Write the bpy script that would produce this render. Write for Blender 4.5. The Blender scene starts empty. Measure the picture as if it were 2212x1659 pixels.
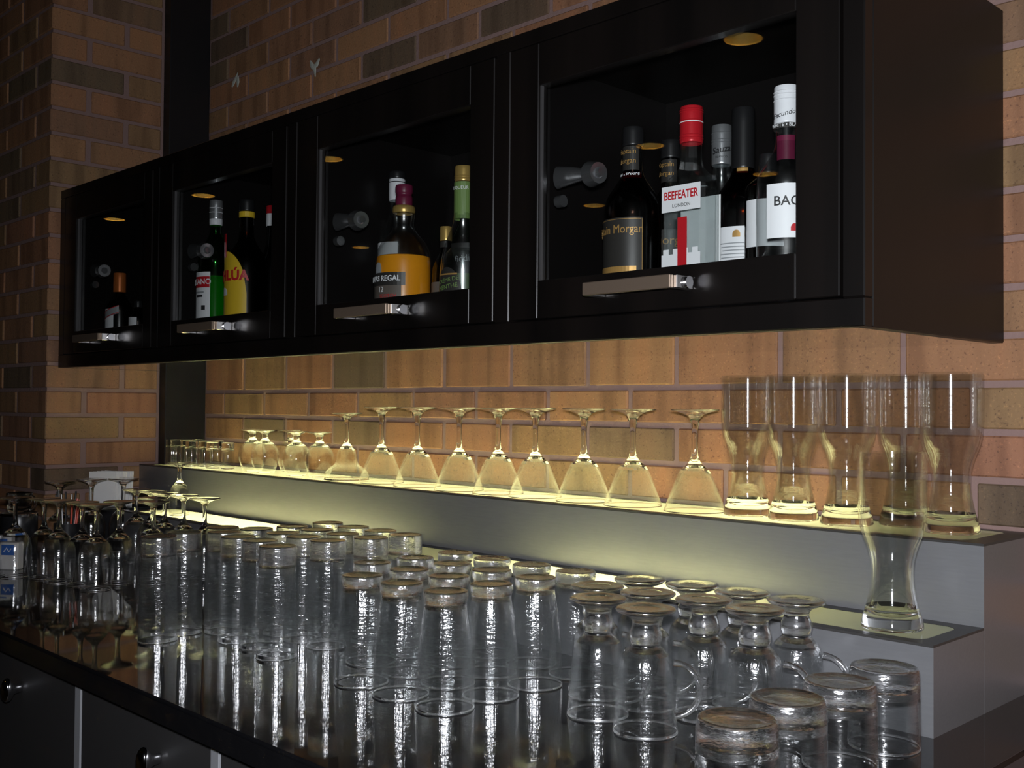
import bpy, bmesh, math, random
from mathutils import Vector, Matrix
C = bpy.context.scene.collection
SC = bpy.context.scene
PI = math.pi
# ------------------------------------------------------------------ camera
F_PX, YAW, PITCH, ROLL = 2310.78, math.radians(45.339), math.radians(1.262), math.radians(0.449)
CAM = Vector((0, 0, 1.27667))
FW = Vector((-math.sin(YAW)*math.cos(PITCH), math.cos(YAW)*math.cos(PITCH), math.sin(PITCH)))
RT = Vector((math.cos(YAW), math.sin(YAW), 0)); UP = RT.cross(FW)
RT, UP = RT*math.cos(ROLL)+UP*math.sin(ROLL), UP*math.cos(ROLL)-RT*math.sin(ROLL)
cd = bpy.data.cameras.new('camera'); co = bpy.data.objects.new('camera', cd); C.objects.link(co)
cd.sensor_width = 36; cd.lens = F_PX/2212*36; cd.clip_start = .02
co.matrix_world = Matrix(((RT.x, UP.x, -FW.x, CAM.x), (RT.y, UP.y, -FW.y, CAM.y), (RT.z, UP.z, -FW.z, CAM.z), (0, 0, 0, 1)))
SC.camera = co
# ------------------------------------------------------------------ world, lights, exposure
w = bpy.data.worlds.new('world'); SC.world = w; w.use_nodes = True
w.node_tree.nodes['Background'].inputs[0].default_value = (.9, .75, .6, 1)
w.node_tree.nodes['Background'].inputs[1].default_value = .012
vs = SC.view_settings
vs.view_transform = 'Standard'; vs.look = 'None'; vs.exposure = 0; vs.gamma = 1; vs.use_curve_mapping = False
cy = SC.cycles
cy.max_bounces = 20; cy.transmission_bounces = 20; cy.glossy_bounces = 10; cy.transparent_max_bounces = 32; cy.diffuse_bounces = 3
cy.use_denoising = True; cy.sample_clamp_indirect = 12; cy.sample_clamp_direct = 0
def lamp(name, kind, loc, power, col, size=None, sy=None, rot=None, **kw):
    l = bpy.data.lights.new(name, kind); l.energy = power; l.color = col
    if kind == 'AREA':
        l.shape = 'RECTANGLE'; l.size = size; l.size_y = sy
    elif size: l.shadow_soft_size = size
    for k, v in kw.items(): setattr(l, k, v)
    o = bpy.data.objects.new(name, l); C.objects.link(o); o.location = loc
    if rot: o.rotation_euler = rot
    return o
# the camera's own flash, just above the lens
lamp('camera_flash', 'SPOT', CAM+UP*.055+FW*.02, 108, (.91, .93, 1), .022, rot=(FW+RT*.17-UP*.02).to_track_quat('-Z', 'Y').to_euler(), spot_size=math.radians(122), spot_blend=1)
# tubes inside the two lit shelf steps (upper one piece, lower in two pieces)
for n, x0, x1, y, z, p in (('upper', -2.62, -.78, 1.41, 1.028, 17.5), ('lower', -2.45, -1.72, 1.255, .925, 8.5), ('lower', -1.28, -.86, 1.255, .925, 5.2)):
    lamp('shelf_tube_'+n, 'AREA', ((x0+x1)/2, y, z), p, (1, .9, .62), x1-x0, .05, (PI, 0, 0))
# warm spill of the downlights over the bar
Z0, Z1, Z2 = .91, 1.0136, 1.1152
def ray(u, v): return FW*F_PX+RT*(u-1106)-UP*(v-829.5)
def at(u, v, axis, val):
    d = ray(u, v); return CAM+d*((val-CAM[axis])/d[axis])
# ------------------------------------------------------------------ materials
def mat(name, col=(.5, .5, .5), rough=.5, metal=0, **kw):
    m = bpy.data.materials.new(name); m.use_nodes = True
    b = m.node_tree.nodes['Principled BSDF']
    b.inputs['Base Color'].default_value = (*col, 1); b.inputs['Roughness'].default_value = rough; b.inputs['Metallic'].default_value = metal
    for k, v in kw.items():
        k = k.replace('_', ' ')
        b.inputs[k].default_value = (*v, 1) if isinstance(v, tuple) else v
    return m
def N(m, t, **kw):
    n = m.node_tree.nodes.new(t)
    for k, v in kw.items(): setattr(n, k, v)
    return n
def bsdf(m): return m.node_tree.nodes['Principled BSDF']
def noise(m, scale, detail=3, vec=None, mapscale=None, rough=.5):
    n = N(m, 'ShaderNodeTexNoise'); n.inputs['Scale'].default_value = scale; n.inputs['Detail'].default_value = detail; n.inputs['Roughness'].default_value = rough
    L = m.node_tree.links
    tc = N(m, 'ShaderNodeTexCoord')
    mp = N(m, 'ShaderNodeMapping')
    L.new(tc.outputs['Object'], mp.inputs['Vector'])
    if mapscale: mp.inputs['Scale'].default_value = mapscale
    if vec is not None: L.new(vec, mp.inputs['Location'])
    L.new(mp.outputs[0], n.inputs['Vector'])
    return n
def ramp(m, fac, stops):
    r = N(m, 'ShaderNodeValToRGB'); e = r.color_ramp.elements
    while len(e) < len(stops): e.new(.5)
    for i, (p, c) in enumerate(stops):
        e[i].position = p; e[i].color = (*c, 1)
    m.node_tree.links.new(fac, r.inputs[0]); return r
def mixc(m, fac, a, b, mode='MIX'):
    x = N(m, 'ShaderNodeMix', data_type='RGBA', blend_type=mode); L = m.node_tree.links
    if isinstance(fac, float): x.inputs[0].default_value = fac
    else: L.new(fac, x.inputs[0])
    for s, i in ((a, 6), (b, 7)):
        if isinstance(s, tuple): x.inputs[i].default_value = (*s, 1)
        else: L.new(s, x.inputs[i])
    return x.outputs[2]
def bump(m, h, strength, dist, to=None):
    b = N(m, 'ShaderNodeBump'); b.inputs['Strength'].default_value = strength; b.inputs['Distance'].default_value = dist
    m.node_tree.links.new(h, b.inputs['Height']); m.node_tree.links.new(b.outputs[0], (to or bsdf(m).inputs['Normal'])); return b
def brick_mat():
    m = mat('fired_brick', rough=.75); L = m.node_tree.links
    oi = N(m, 'ShaderNodeObjectInfo')
    mul = N(m, 'ShaderNodeVectorMath', operation='SCALE'); mul.inputs[0].default_value = (37, 91, 53); L.new(oi.outputs['Random'], mul.inputs['Scale'])
    r = ramp(m, oi.outputs['Random'], [(0, (.235, .106, .054)), (.22, (.3, .156, .07)), (.42, (.26, .122, .06)), (.6, (.225, .136, .06)), (.78, (.285, .128, .07)), (.9, (.145, .1, .054)), (1, (.108, .07, .042))])
    r.color_ramp.interpolation = 'LINEAR'
    band = noise(m, 22, 2, mul.outputs[0], (1, 1, .12))
    bc = ramp(m, band.outputs[0], [(.35, (.62, .58, .55)), (.5, (1, 1, 1)), (.68, (1.15, 1.05, 1))])
    c1 = mixc(m, .75, r.outputs[0], bc.outputs[0], 'MULTIPLY')
    spk = noise(m, 260, 2, mul.outputs[0])
    sc = ramp(m, spk.outputs[0], [(.27, (.45, .4, .42)), (.38, (1, 1, 1)), (.62, (1, 1, 1)), (.75, (1.5, 1.45, 1.35))])
    c2 = mixc(m, .85, c1, sc.outputs[0], 'MULTIPLY')
    L.new(c2, bsdf(m).inputs['Base Color'])
    bump(m, noise(m, 170, 5, mul.outputs[0], None, .65).outputs[0], .7, .0014)
    return m
def glass_mat(name, tint=(1, 1, 1), rip=.35, scale=(60, 60, 220), rough=.02, flute=0, coat=0, crough=.22):
    m = mat(name, tint, rough, 0, Transmission_Weight=1, IOR=1.5, Coat_Weight=coat, Coat_Roughness=crough, Coat_IOR=2.3)
    if rip:
        n = noise(m, 1, 2, None, scale, .55)
        if flute:
            n3 = noise(m, 1, 2, None, (280, 280, 7), .5); ad = N(m, 'ShaderNodeMath', operation='MULTIPLY_ADD'); ad.inputs[1].default_value = flute
            m.node_tree.links.new(n3.outputs[0], ad.inputs[0]); m.node_tree.links.new(n.outputs[0], ad.inputs[2]); hh = ad.outputs[0]
        else: hh = n.outputs[0]
        b = bump(m, hh, 1, rip*.001); m.node_tree.links.new(b.outputs[0], bsdf(m).inputs['Coat Normal'])
    return m
def thin_mat(name, tint, gloss=(1, 1, 1), ior=1.5, rough=.0, painted_glow=0, glow_col=(1, 1, 1), rip=0, rs=(9, 9, 130), flute=0):
    m = bpy.data.materials.new(name); m.use_nodes = True; nt = m.node_tree; nt.nodes.clear()
    o = nt.nodes.new('ShaderNodeOutputMaterial'); mx = nt.nodes.new('ShaderNodeMixShader'); t = nt.nodes.new('ShaderNodeBsdfTransparent'); g = nt.nodes.new('ShaderNodeBsdfGlossy'); f = nt.nodes.new('ShaderNodeFresnel')
    t.inputs[0].default_value = (*tint, 1); g.inputs[0].default_value = (*gloss, 1); g.inputs[1].default_value = rough; f.inputs[0].default_value = ior
    ge = nt.nodes.new('ShaderNodeNewGeometry'); mr = nt.nodes.new('ShaderNodeMapRange')      # same IOR from either side of the thin wall
    mr.inputs[3].default_value = ior; mr.inputs[4].default_value = 1/ior
    nt.links.new(ge.outputs['Backfacing'], mr.inputs[0]); nt.links.new(mr.outputs[0], f.inputs[0])
    nt.links.new(f.outputs[0], mx.inputs[0]); nt.links.new(t.outputs[0], mx.inputs[1]); nt.links.new(g.outputs[0], mx.inputs[2]); nt.links.new(mx.outputs[0], o.inputs[0])
    if rip:
        hh = noise(m, 1, 2, None, rs).outputs[0]
        if flute:
            ad = N(m, 'ShaderNodeMath', operation='MULTIPLY_ADD'); ad.inputs[1].default_value = flute
            nt.links.new(noise(m, 1, 2, None, (280, 280, 7), .5).outputs[0], ad.inputs[0]); nt.links.new(hh, ad.inputs[2]); hh = ad.outputs[0]
        bump(m, hh, 1, rip*.001, g.inputs['Normal'])
    if painted_glow:      # diffuse share paints in the glow of flash light through clear liquid
        m3 = nt.nodes.new('ShaderNodeMixShader'); d = nt.nodes.new('ShaderNodeBsdfDiffuse'); d.inputs[0].default_value = (*glow_col, 1); m3.inputs[0].default_value = painted_glow
        nt.links.new(mx.outputs[0], m3.inputs[1]); nt.links.new(d.outputs[0], m3.inputs[2]); nt.links.new(m3.outputs[0], o.inputs[0])
    return m
M = {}
M['brick'] = brick_mat()
M['mortar'] = mat('mauve_mortar', (.225, .145, .128), .9)
bump(M['mortar'], noise(M['mortar'], 150, 4).outputs[0], .6, .002)
M['wood'] = mat('espresso_stained_wood', (.006, .004, .003), .4, 0, Coat_Weight=.12, Coat_Roughness=.1, Specular_IOR_Level=.3)
wn = noise(M['wood'], 14, 5, None, (1, 1, .06))
M['wood'].node_tree.links.new(ramp(M['wood'], wn.outputs[0], [(.3, (.002, .0016, .0014)), (.7, (.005, .0036, .003))]).outputs[0], bsdf(M['wood']).inputs['Base Color'])
M['side'] = mat('brown_stained_side', (.03, .017, .011), .42, 0, Specular_IOR_Level=.35)
M['side'].node_tree.links.new(ramp(M['side'], noise(M['side'], 9, 6, None, (1, 1, .05)).outputs[0], [(.3, (.0026, .002, .0017)), (.7, (.0046, .0034, .0027))]).outputs[0], bsdf(M['side']).inputs['Base Color'])
M['under'] = mat('polished_underside', (.012, .008, .006), .045, 0, Coat_Weight=1, Coat_Roughness=.03)
M['inside'] = mat('black_cabinet_lining', (.006, .005, .005), .35)
M['black'] = mat('black_painted_steel', (.006, .006, .007), .45)
M['granite'] = mat('polished_black_granite', (.008, .008, .009), .035, 0, IOR=1.75)
gv = N(M['granite'], 'ShaderNodeTexVoronoi'); gv.inputs['Scale'].default_value = 420
gt = N(M['granite'], 'ShaderNodeTexCoord'); M['granite'].node_tree.links.new(gt.outputs['Object'], gv.inputs['Vector'])
gs = ramp(M['granite'], gv.outputs['Distance'], [(.06, (.10, .075, .035)), (.16, (.008, .008, .009))])
gn = noise(M['granite'], 35, 3)
gm = ramp(M['granite'], gn.outputs[0], [(.5, (0, 0, 0)), (.65, (1, 1, 1))])
M['granite'].node_tree.links.new(mixc(M['granite'], gm.outputs[0], (.007, .007, .008), gs.outputs[0]), bsdf(M['granite']).inputs['Base Color'])
M['satin'] = mat('satin_grey_metal', (.27, .275, .285), .36, .65)
M['satin'].node_tree.links.new(ramp(M['satin'], noise(M['satin'], 300, 2, None, (.1, 1, 1)).outputs[0], [(.3, (.265, .27, .28)), (.7, (.285, .29, .3))]).outputs[0], bsdf(M['satin']).inputs['Base Color'])
M['rim'] = mat('dark_shelf_rim', (.05, .048, .046), .35, .3)
M['frost'] = bpy.data.materials.new('frosted_shelf_glass'); M['frost'].use_nodes = True
nt = M['frost'].node_tree; nt.nodes.clear()
o_ = nt.nodes.new('ShaderNodeOutputMaterial'); m1 = nt.nodes.new('ShaderNodeMixShader'); tr = nt.nodes.new('ShaderNodeBsdfTranslucent'); df = nt.nodes.new('ShaderNodeBsdfDiffuse'); gl = nt.nodes.new('ShaderNodeBsdfGlossy'); m2 = nt.nodes.new('ShaderNodeMixShader'); fr = nt.nodes.new('ShaderNodeFresnel')
tr.inputs[0].default_value = (.93, .95, .80, 1); df.inputs[0].default_value = (.62, .70, .52, 1); gl.inputs[1].default_value = .08; m1.inputs[0].default_value = .35; fr.inputs[0].default_value = 1.45
nt.links.new(tr.outputs[0], m1.inputs[1]); nt.links.new(df.outputs[0], m1.inputs[2]); nt.links.new(fr.outputs[0], m2.inputs[0]); nt.links.new(m1.outputs[0], m2.inputs[1]); nt.links.new(gl.outputs[0], m2.inputs[2]); nt.links.new(m2.outputs[0], o_.inputs[0])
M['white_in'] = mat('white_tray', (.85, .83, .75), .6)
M['pressed'] = glass_mat('pressed_glass', (1, 1, 1), .7, (110, 110, 250), .02, 1.0, 1, .17)
M['clear'] = glass_mat('clear_glass', (1, 1, 1), .08, (8, 8, 200))
M['beer'] = glass_mat('beer_glass', (1, 1, 1), .1, (6, 6, 160))
M['mugglass'] = glass_mat('mug_glass', (1, 1, 1), .55, (50, 50, 250), .02, .7, 1, .15)
M['thinclear'] = thin_mat('thin_clear_glass', (.985, .985, .98), (1, 1, 1), 1.42, .04, rip=.12)
M['thinpressed'] = thin_mat('thin_pressed_glass', (.975, .98, .98), (1, 1, 1), 1.9, .13, rip=.75, rs=(110, 110, 250), flute=1.2)
M['thinmug'] = thin_mat('thin_mug_glass', (.975, .98, .98), (1, 1, 1), 2.1, .12, rip=.75, rs=(80, 80, 240), flute=1.0)
M['thinwine'] = thin_mat('thin_wine_glass', (.98, .98, .98), (1, 1, 1), 1.7, .09, rip=.6, rs=(50, 50, 200), flute=.4)
M['wineglass'] = glass_mat('wine_stem_glass', (1, 1, 1), .2, (30, 30, 220))
M['lipglass'] = glass_mat('glass_lip', (1, 1, 1), 0, (1, 1, 1), .05, 0, 1, .35)
M['thinhob'] = thin_mat('thin_hobnail_glass', (.975, .98, .98), (1, 1, 1), 1.9, .11, rip=.9, rs=(70, 70, 260))
M['thinbeer'] = thin_mat('thin_beer_glass', (.98, .985, .975), (1, 1, 1), 1.95, .05, rip=.35)
M['hob'] = glass_mat('hobnail_glass', (1, 1, 1), 1.1, (90, 90, 230), .02, 0, .8)
M['pane'] = thin_mat('door_pane_glass', (.93, .94, .93))
M['flint'] = thin_mat('clear_bottle_glass', (.94, .955, .955), (1, 1, 1), 2.1, .2)
M['smoke'] = thin_mat('dark_spirit_glass', (.17, .12, .1), (1, 1, 1), 1.8, .16)
M['amber'] = thin_mat('brown_bottle_glass', (.22, .07, .02), (1, 1, 1), 1.8, .16)
M['green'] = thin_mat('green_bottle_glass', (.25, .72, .28), (1, 1, 1), 1.8, .1)
M['whisky'] = thin_mat('orange_whisky', (1, .58, .13), (1, 1, 1), 1.33, .0, .85, (1, .4, .015))  # clear whisky; its flash-lit glow is painted as diffuse orange
M['vermouth'] = thin_mat('green_vermouth', (.35, .85, .35), (1, 1, 1), 1.33, .0, .35, (.04, .55, .06))  # green glow of the lit vermouth painted in as diffuse colour
M['gin'] = thin_mat('clear_gin', (.97, .98, .98), (1, 1, 1), 1.33, .0)
M['white'] = mat('white_paper_label', (.82, .83, .86), .5)
M['paper'] = mat('white_napkin_paper', (.75, .74, .72), .9)
M['blackpaper'] = mat('black_paper_label', (.03, .028, .026), .4)
M['greypaper'] = mat('grey_brown_label', (.12, .1, .085), .5)
M['redprint'] = mat('red_print', (.5, .012, .02), .45)
M['goldprint'] = mat('gold_print', (.55, .32, .1), .35, .4)
M['blackprint'] = mat('black_print', (.02, .02, .022), .5)
M['greyprint'] = mat('grey_print', (.32, .34, .36), .5); M['pale'] = mat('pale_grey_backing', (.85, .87, .88), .5)
M['blueprint'] = mat('blue_print', (.04, .16, .55), .5)
M['yellow'] = mat('yellow_paper_label', (.75, .5, .03), .45)
M['leafgreen'] = mat('green_paper_label', (.15, .24, .07), .45)
M['redcap'] = mat('red_metal_cap', (.55, .015, .025), .3, .2)
M['silvercap'] = mat('silver_metal_cap', (.62, .64, .67), .28, .8)
M['whitecap'] = mat('white_cap', (.8, .81, .85), .35)
M['blackcap'] = mat('black_cap', (.012, .012, .013), .35)
M['maroon'] = mat('maroon_stopper', (.13, .012, .04), .35)
M['copper'] = mat('copper_capsule', (.6, .17, .04), .35, .4)
M['goldcap'] = mat('gold_cap', (.6, .4, .12), .3, .6)
M['nickel'] = mat('brushed_nickel', (.68, .66, .64), .22, 1)
M['hinge'] = mat('satin_hinge_metal', (.75, .75, .78), .2, .95)
M['chrome'] = mat('polished_chrome', (.8, .8, .82), .08, 1)
M['pull_reflect'] = mat('nickel_pull_room_brown', (.2, .15, .11), .35, .6)  # nickel pull face; the brown is the room's reflection put into colour
M['dkdoor'] = mat('dark_grey_laminate', (.035, .034, .034), .4)
M['strip'] = mat('grey_edge_strip', (.4, .41, .43), .35, .3)
M['floor'] = mat('brown_floor', (.1, .065, .045), .5)
M['ceil'] = mat('dark_ceiling', (.03, .028, .026), .9)
M['darkwall'] = mat('dark_room_wall', (.05, .04, .034), .8)
M['gold'] = mat('gold_reflector', (.88, .74, .4), .25, 1)
M['bulb'] = mat('lamp_glow', (1, .8, .5), .5, 0, Emission_Color=(1, .9, .62), Emission_Strength=95)
M['redplastic'] = mat('red_straw_plastic', (.5, .05, .02), .4)
M['blackplastic'] = mat('black_plastic', (.012, .012, .013), .3)
# ------------------------------------------------------------------ object helpers
def obj(name, bm_or_me, m=None, parent=None, smooth=None):
    if isinstance(bm_or_me, bmesh.types.BMesh):
        me = bpy.data.meshes.new(name); bm_or_me.to_mesh(me); bm_or_me.free()
        if smooth:
            for p in me.polygons: p.use_smooth = True
            me.set_sharp_from_angle(angle=math.radians(smooth))
        if m: me.materials.append(M[m] if isinstance(m, str) else m)
    else: me = bm_or_me
    o = bpy.data.objects.new(name, me); C.objects.link(o)
    if parent: o.parent = parent
    return o
def thing(name, label, cat, loc=(0, 0, 0), rz=0, group=None):
    o = bpy.data.objects.new(name, None); C.objects.link(o); o.empty_display_size = .02
    o.location = loc; o.rotation_euler = (0, 0, rz); o['label'] = label; o['category'] = cat
    if group: o['group'] = group
    return o
def tag(o, label, cat, group=None):
    o['label'] = label; o['category'] = cat
    if group: o['group'] = group
    return o
def struct(name, bm, m, parent=None):
    o = obj(name, bm, m, parent)
    if not parent: o['kind'] = 'structure'
    return o
def dup(root, loc, rz, label, group=None):
    r = root.copy(); C.objects.link(r); r.location = loc; r.rotation_euler = (0, 0, rz); r['label'] = label
    if group: r['group'] = group
    for ch in list(root.children):
        c = ch.copy(); C.objects.link(c); c.parent = r
        for g in ch.children:
            d = g.copy(); C.objects.link(d); d.parent = c
    return r
def box(bm, x0, x1, y0, y1, z0, z1, bev=0):
    r = bmesh.ops.create_cube(bm, size=1)
    for v in r['verts']:
        v.co = ((x0+x1)/2+v.co.x*(x1-x0), (y0+y1)/2+v.co.y*(y1-y0), (z0+z1)/2+v.co.z*(z1-z0))
    if bev:
        es = list({e for v in r['verts'] for e in v.link_edges})
        bmesh.ops.bevel(bm, geom=es, offset=bev, segments=1, affect='EDGES')
    return r['verts']
def bx(*a, **k):
    bm = bmesh.new(); box(bm, *a, **k); return bm
def tube(bm, pts, r, seg=10, cap=True):
    rings = []
    for i, p in enumerate(pts):
        p = Vector(p); a = Vector(pts[max(i-1, 0)]); b = Vector(pts[min(i+1, len(pts)-1)]); t = (b-a).normalized()
        u = t.orthogonal() if i == 0 else (rings_u - t*rings_u.dot(t))
        u.normalize(); rings_u = u; v = t.cross(u)
        rr = r[i] if isinstance(r, (list, tuple)) else r
        rings.append([bm.verts.new(p+u*math.cos(2*PI*k/seg)*rr+v*math.sin(2*PI*k/seg)*rr) for k in range(seg)])
    for a, b in zip(rings, rings[1:]):
        for k in range(seg): bm.faces.new((a[k], a[(k+1) % seg], b[(k+1) % seg], b[k]))
    if cap:
        bm.faces.new(rings[0][::-1]); bm.faces.new(rings[-1])
def chaikin(p, n=2):
    for _ in range(n):
        q = [p[0]]
        for a, b in zip(p, p[1:]):
            q += [(a[0]*.75+b[0]*.25, a[1]*.75+b[1]*.25), (a[0]*.25+b[0]*.75, a[1]*.25+b[1]*.75)]
        q.append(p[-1]); p = q
    return p
def lathe(prof, flip=None, seg=36, sx=1, sy=1):
    """closed outer->inner profile (r,z); flip=h turns it upside down"""
    bm = bmesh.new(); rings = []
    for r, z in prof:
        zz = flip-z if flip else z
        if r < 1e-6: rings.append([bm.verts.new((0, 0, zz))])
        else: rings.append([bm.verts.new((r*math.cos(2*PI*k/seg)*sx, r*math.sin(2*PI*k/seg)*sy, zz)) for k in range(seg)])
    for a, b in zip(rings, rings[1:]):
        for k in range(seg):
            j = (k+1) % seg
            if len(a) == 1 and len(b) == 1: continue
            f = [a[k], a[j], b[j], b[k]] if len(a) > 1 and len(b) > 1 else ([a[0], b[j], b[k]] if len(a) == 1 else [a[k], a[j], b[0]])
            bm.faces.new(f[::-1] if flip else f)
    return bm
def split(prof, cuts):
    """split a smoothed profile at heights on its outer run: returns list of runs sharing end points"""
    top = max(range(len(prof)), key=lambda i: prof[i][1])
    out, s = [], 0
    for zc in cuts:
        i = next(i for i in range(s+1, top) if prof[i][1] >= zc)
        out.append(prof[s:i+1]); s = i
    out.append(prof[s:]); return out
# ------------------------------------------------------------------ setting: walls, floor, ceiling
XP, YP, YW = -2.78, 1.074, 1.5          # pier side plane, pier front plane, back wall plane
BL, BC, BH = .2035, .0661, .0565
wb = struct('wall_back', bx(-2.79, .9, YW+.004, YW+.14, 0, 2.95), 'mortar')
wl = struct('wall_left', bx(-4.3, XP-.004, YP+.004, YW+.14, 0, 2.95), 'mortar')
def brick_mesh(lx, ly, h):
    bm = bx(-lx/2, lx/2, -ly/2, ly/2, -h/2, h/2, bev=.0022)
    me = bpy.data.meshes.new('brick'); bm.to_mesh(me); bm.free(); me.materials.append(M['brick']); return me
random.seed(5)
BM = {k: brick_mesh(*k, BH) for k in ((BL-.01, .06), (BL/2-.01, .06), (.06, BL-.01), (.06, BL/2-.01), (BL-.01, BL/2-.01), (BL/2-.01, BL-.01))}
def brick(mesh, x, y, z, par):
    o = obj('brick', BM[mesh], None, par); o.location = (x, y, z); o.rotation_euler = (random.uniform(-.004, .004), random.uniform(-.004, .004), random.uniform(-.004, .004)); return o
XR, ZB, ZT = -.5645, 1.3697, 1.827      # cabinet right end, bottom, top
for k in range(-6, 20):
    zc = 1.314+BC*(k+.5)
    x0 = -.912 if k % 2 == 0 else -1.014
    for i in range(-9, 9):
        xc = x0+BL*(i+.5)
        a, b = xc-BL/2, xc+BL/2
        if b < -2.742 or a > .12: continue
        if zc+BH/2 < Z2 and b < -.54: continue
        if zc-BH/2 > ZB+.03 and zc+BH/2 < ZT-.03 and b < XR-.02: continue
        if zc > 1.95 and a > -.95 and b < XR-.3: continue
        if zc > 2.0 and a > -.2: continue
        brick((BL-.01, .06), xc, YW+.03+random.uniform(-.0012, .0012), zc, wb)
for k in range(-6, 19):
    zc = 1.314+BC*(k+.5)
    even = k % 2 == 0
    # corner brick is laid along the side face on even courses, along the front on odd ones
    if even:
        brick((BL/2-.01, BL-.01), XP-BL/4+.005, YP+BL/2-.005, zc, wl); brick((.06, BL/2-.01), XP-.03, YP+BL*1.25, zc, wl); xs = XP-BL/2
    else:
        brick((BL-.01, BL/2-.01), XP-BL/2+.005, YP+BL/4-.005, zc, wl); brick((.06, BL-.01), XP-.03, YP+BL, zc, wl); xs = XP-BL
    for i in range(3): brick((BL-.01, .06), xs-BL*(i+.5), YP+.03, zc, wl)
struct('floor', bx(-10.5, 3, -6, 1.7, -.05, 0), 'floor')
ceil = struct('ceiling', bx(-10.5, 3, -6, 1.7, 2.95, 3.0), 'ceil')
CANS = [(-2.68, -1.87), (-4.2, -3.14), (-5.77, -4.41), (-4.11, -4.34), (-5.99, -1.94), (-9.08, -4.5), (-7.77, -1.98), (-9.36, -1.97)]
bm = bmesh.new()
for x, y in CANS: bmesh.ops.create_cone(bm, cap_ends=True, segments=28, radius1=.088, radius2=.088, depth=.2, matrix=Matrix.Translation((x, y, 2.97)))
me = bpy.data.meshes.new('cut'); bm.to_mesh(me); bm.free(); cut = bpy.data.objects.new('cut', me); C.objects.link(cut)
md = ceil.modifiers.new('holes', 'BOOLEAN'); md.operation = 'DIFFERENCE'; md.solver = 'EXACT'; md.object = cut
dg = bpy.context.evaluated_depsgraph_get(); ceil.data = bpy.data.meshes.new_from_object(ceil.evaluated_get(dg)); ceil.modifiers.clear(); bpy.data.objects.remove(cut)
struct('wall_front', bx(-10.5, 3, -6.1, -6, 0, 2.95), 'darkwall')
struct('wall_right', bx(3, 3.1, -6, 1.7, 0, 2.95), 'darkwall')
struct('wall_far', bx(-10.6, -10.5, -6, 1.7, 0, 2.95), 'darkwall')
M['smear'] = mat('dried_pale_splash', (.4, .42, .36), .7)
for pts in (((501, 188), (504, 180), (508, 172), (514, 156)), ((513, 188), (514, 178), (513, 166)), ((670, 132), (674, 142), (680, 150), (681, 166)), ((690, 126), (685, 138), (677, 146))):
    bm = bmesh.new(); tube(bm, [at(u, v, 1, YW-.0016) for u, v in pts], [.003, .0075, .006, .002][:len(pts)], 8)
    for v in bm.verts: v.co.y = YW-.0014+(v.co.y-YW+.0014)*.25
    obj('paint_smear', bm, 'smear', wb)
col = struct('steel_column', bx(XP, -2.741, 1.38, YW, Z0, 2.95, bev=.002), 'black')
# ------------------------------------------------------------------ counter, base cabinets
bm = bmesh.new()
vs_ = [bm.verts.new((x, y, Z0-.03)) for x, y in ((-4.2, .632), (-.4355, .632), (-.4355, YW+.004), (XP, YW+.004), (XP, YP), (-4.2, YP))]
f = bm.faces.new(vs_); ex = bmesh.ops.extrude_face_region(bm, geom=[f])
for v in ex['geom']:
    if isinstance(v, bmesh.types.BMVert): v.co.z = Z0
bmesh.ops.recalc_face_normals(bm, faces=bm.faces)
bmesh.ops.bevel(bm, geom=[e for e in bm.edges if min(v.co.z for v in e.verts) > Z0-.001], offset=.004, segments=2, affect='EDGES')
tag(obj('bar_counter', bm, 'granite', smooth=30), 'long polished black granite countertop carrying the upside-down glasses', 'countertop')
XE = [-3.13, -2.737, -2.343, -1.95, -1.557, -1.16, -.763, -.455]
ORD = ['last', 'fifth', 'fourth', 'third', 'second']
for i, (a, b) in enumerate(zip(XE, XE[1:])):
    lab = 'dark grey under-counter cabinet, %s from the right end of the counter' % ['seventh', 'sixth', 'fifth', 'fourth', 'third', 'second', 'first'][i]
    t = thing('base_cabinet', lab, 'cabinet', ((a+b)/2, .66, 0), 0, 'cabinets under the counter')
    hw = (b-a)/2-.001
    obj('body', bx(-hw, hw, .02, .39 if b < XP+.1 else .8, 0, .879), 'dkdoor', t)
    d = obj('door', bx(-hw, hw-.02, 0, .0195, .1, .875, bev=.002), 'dkdoor', t)
    bm = lathe(chaikin([(0, 0), (.006, 0), (.006, .014), (.014, .018), (.016, .026), (.01, .032), (0, .033)], 2), seg=20, sx=.75, sy=1.25)
    k = obj('knob', bm, 'chrome', d, 40); k.rotation_euler = (PI/2, 0, 0); k.location = (.05 if i == 4 else -.03, 0, .82)
    obj('edge_strip', bx(hw-.0195, hw, -.001, .0195, .1, .875, bev=.001), 'strip', t)
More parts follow.
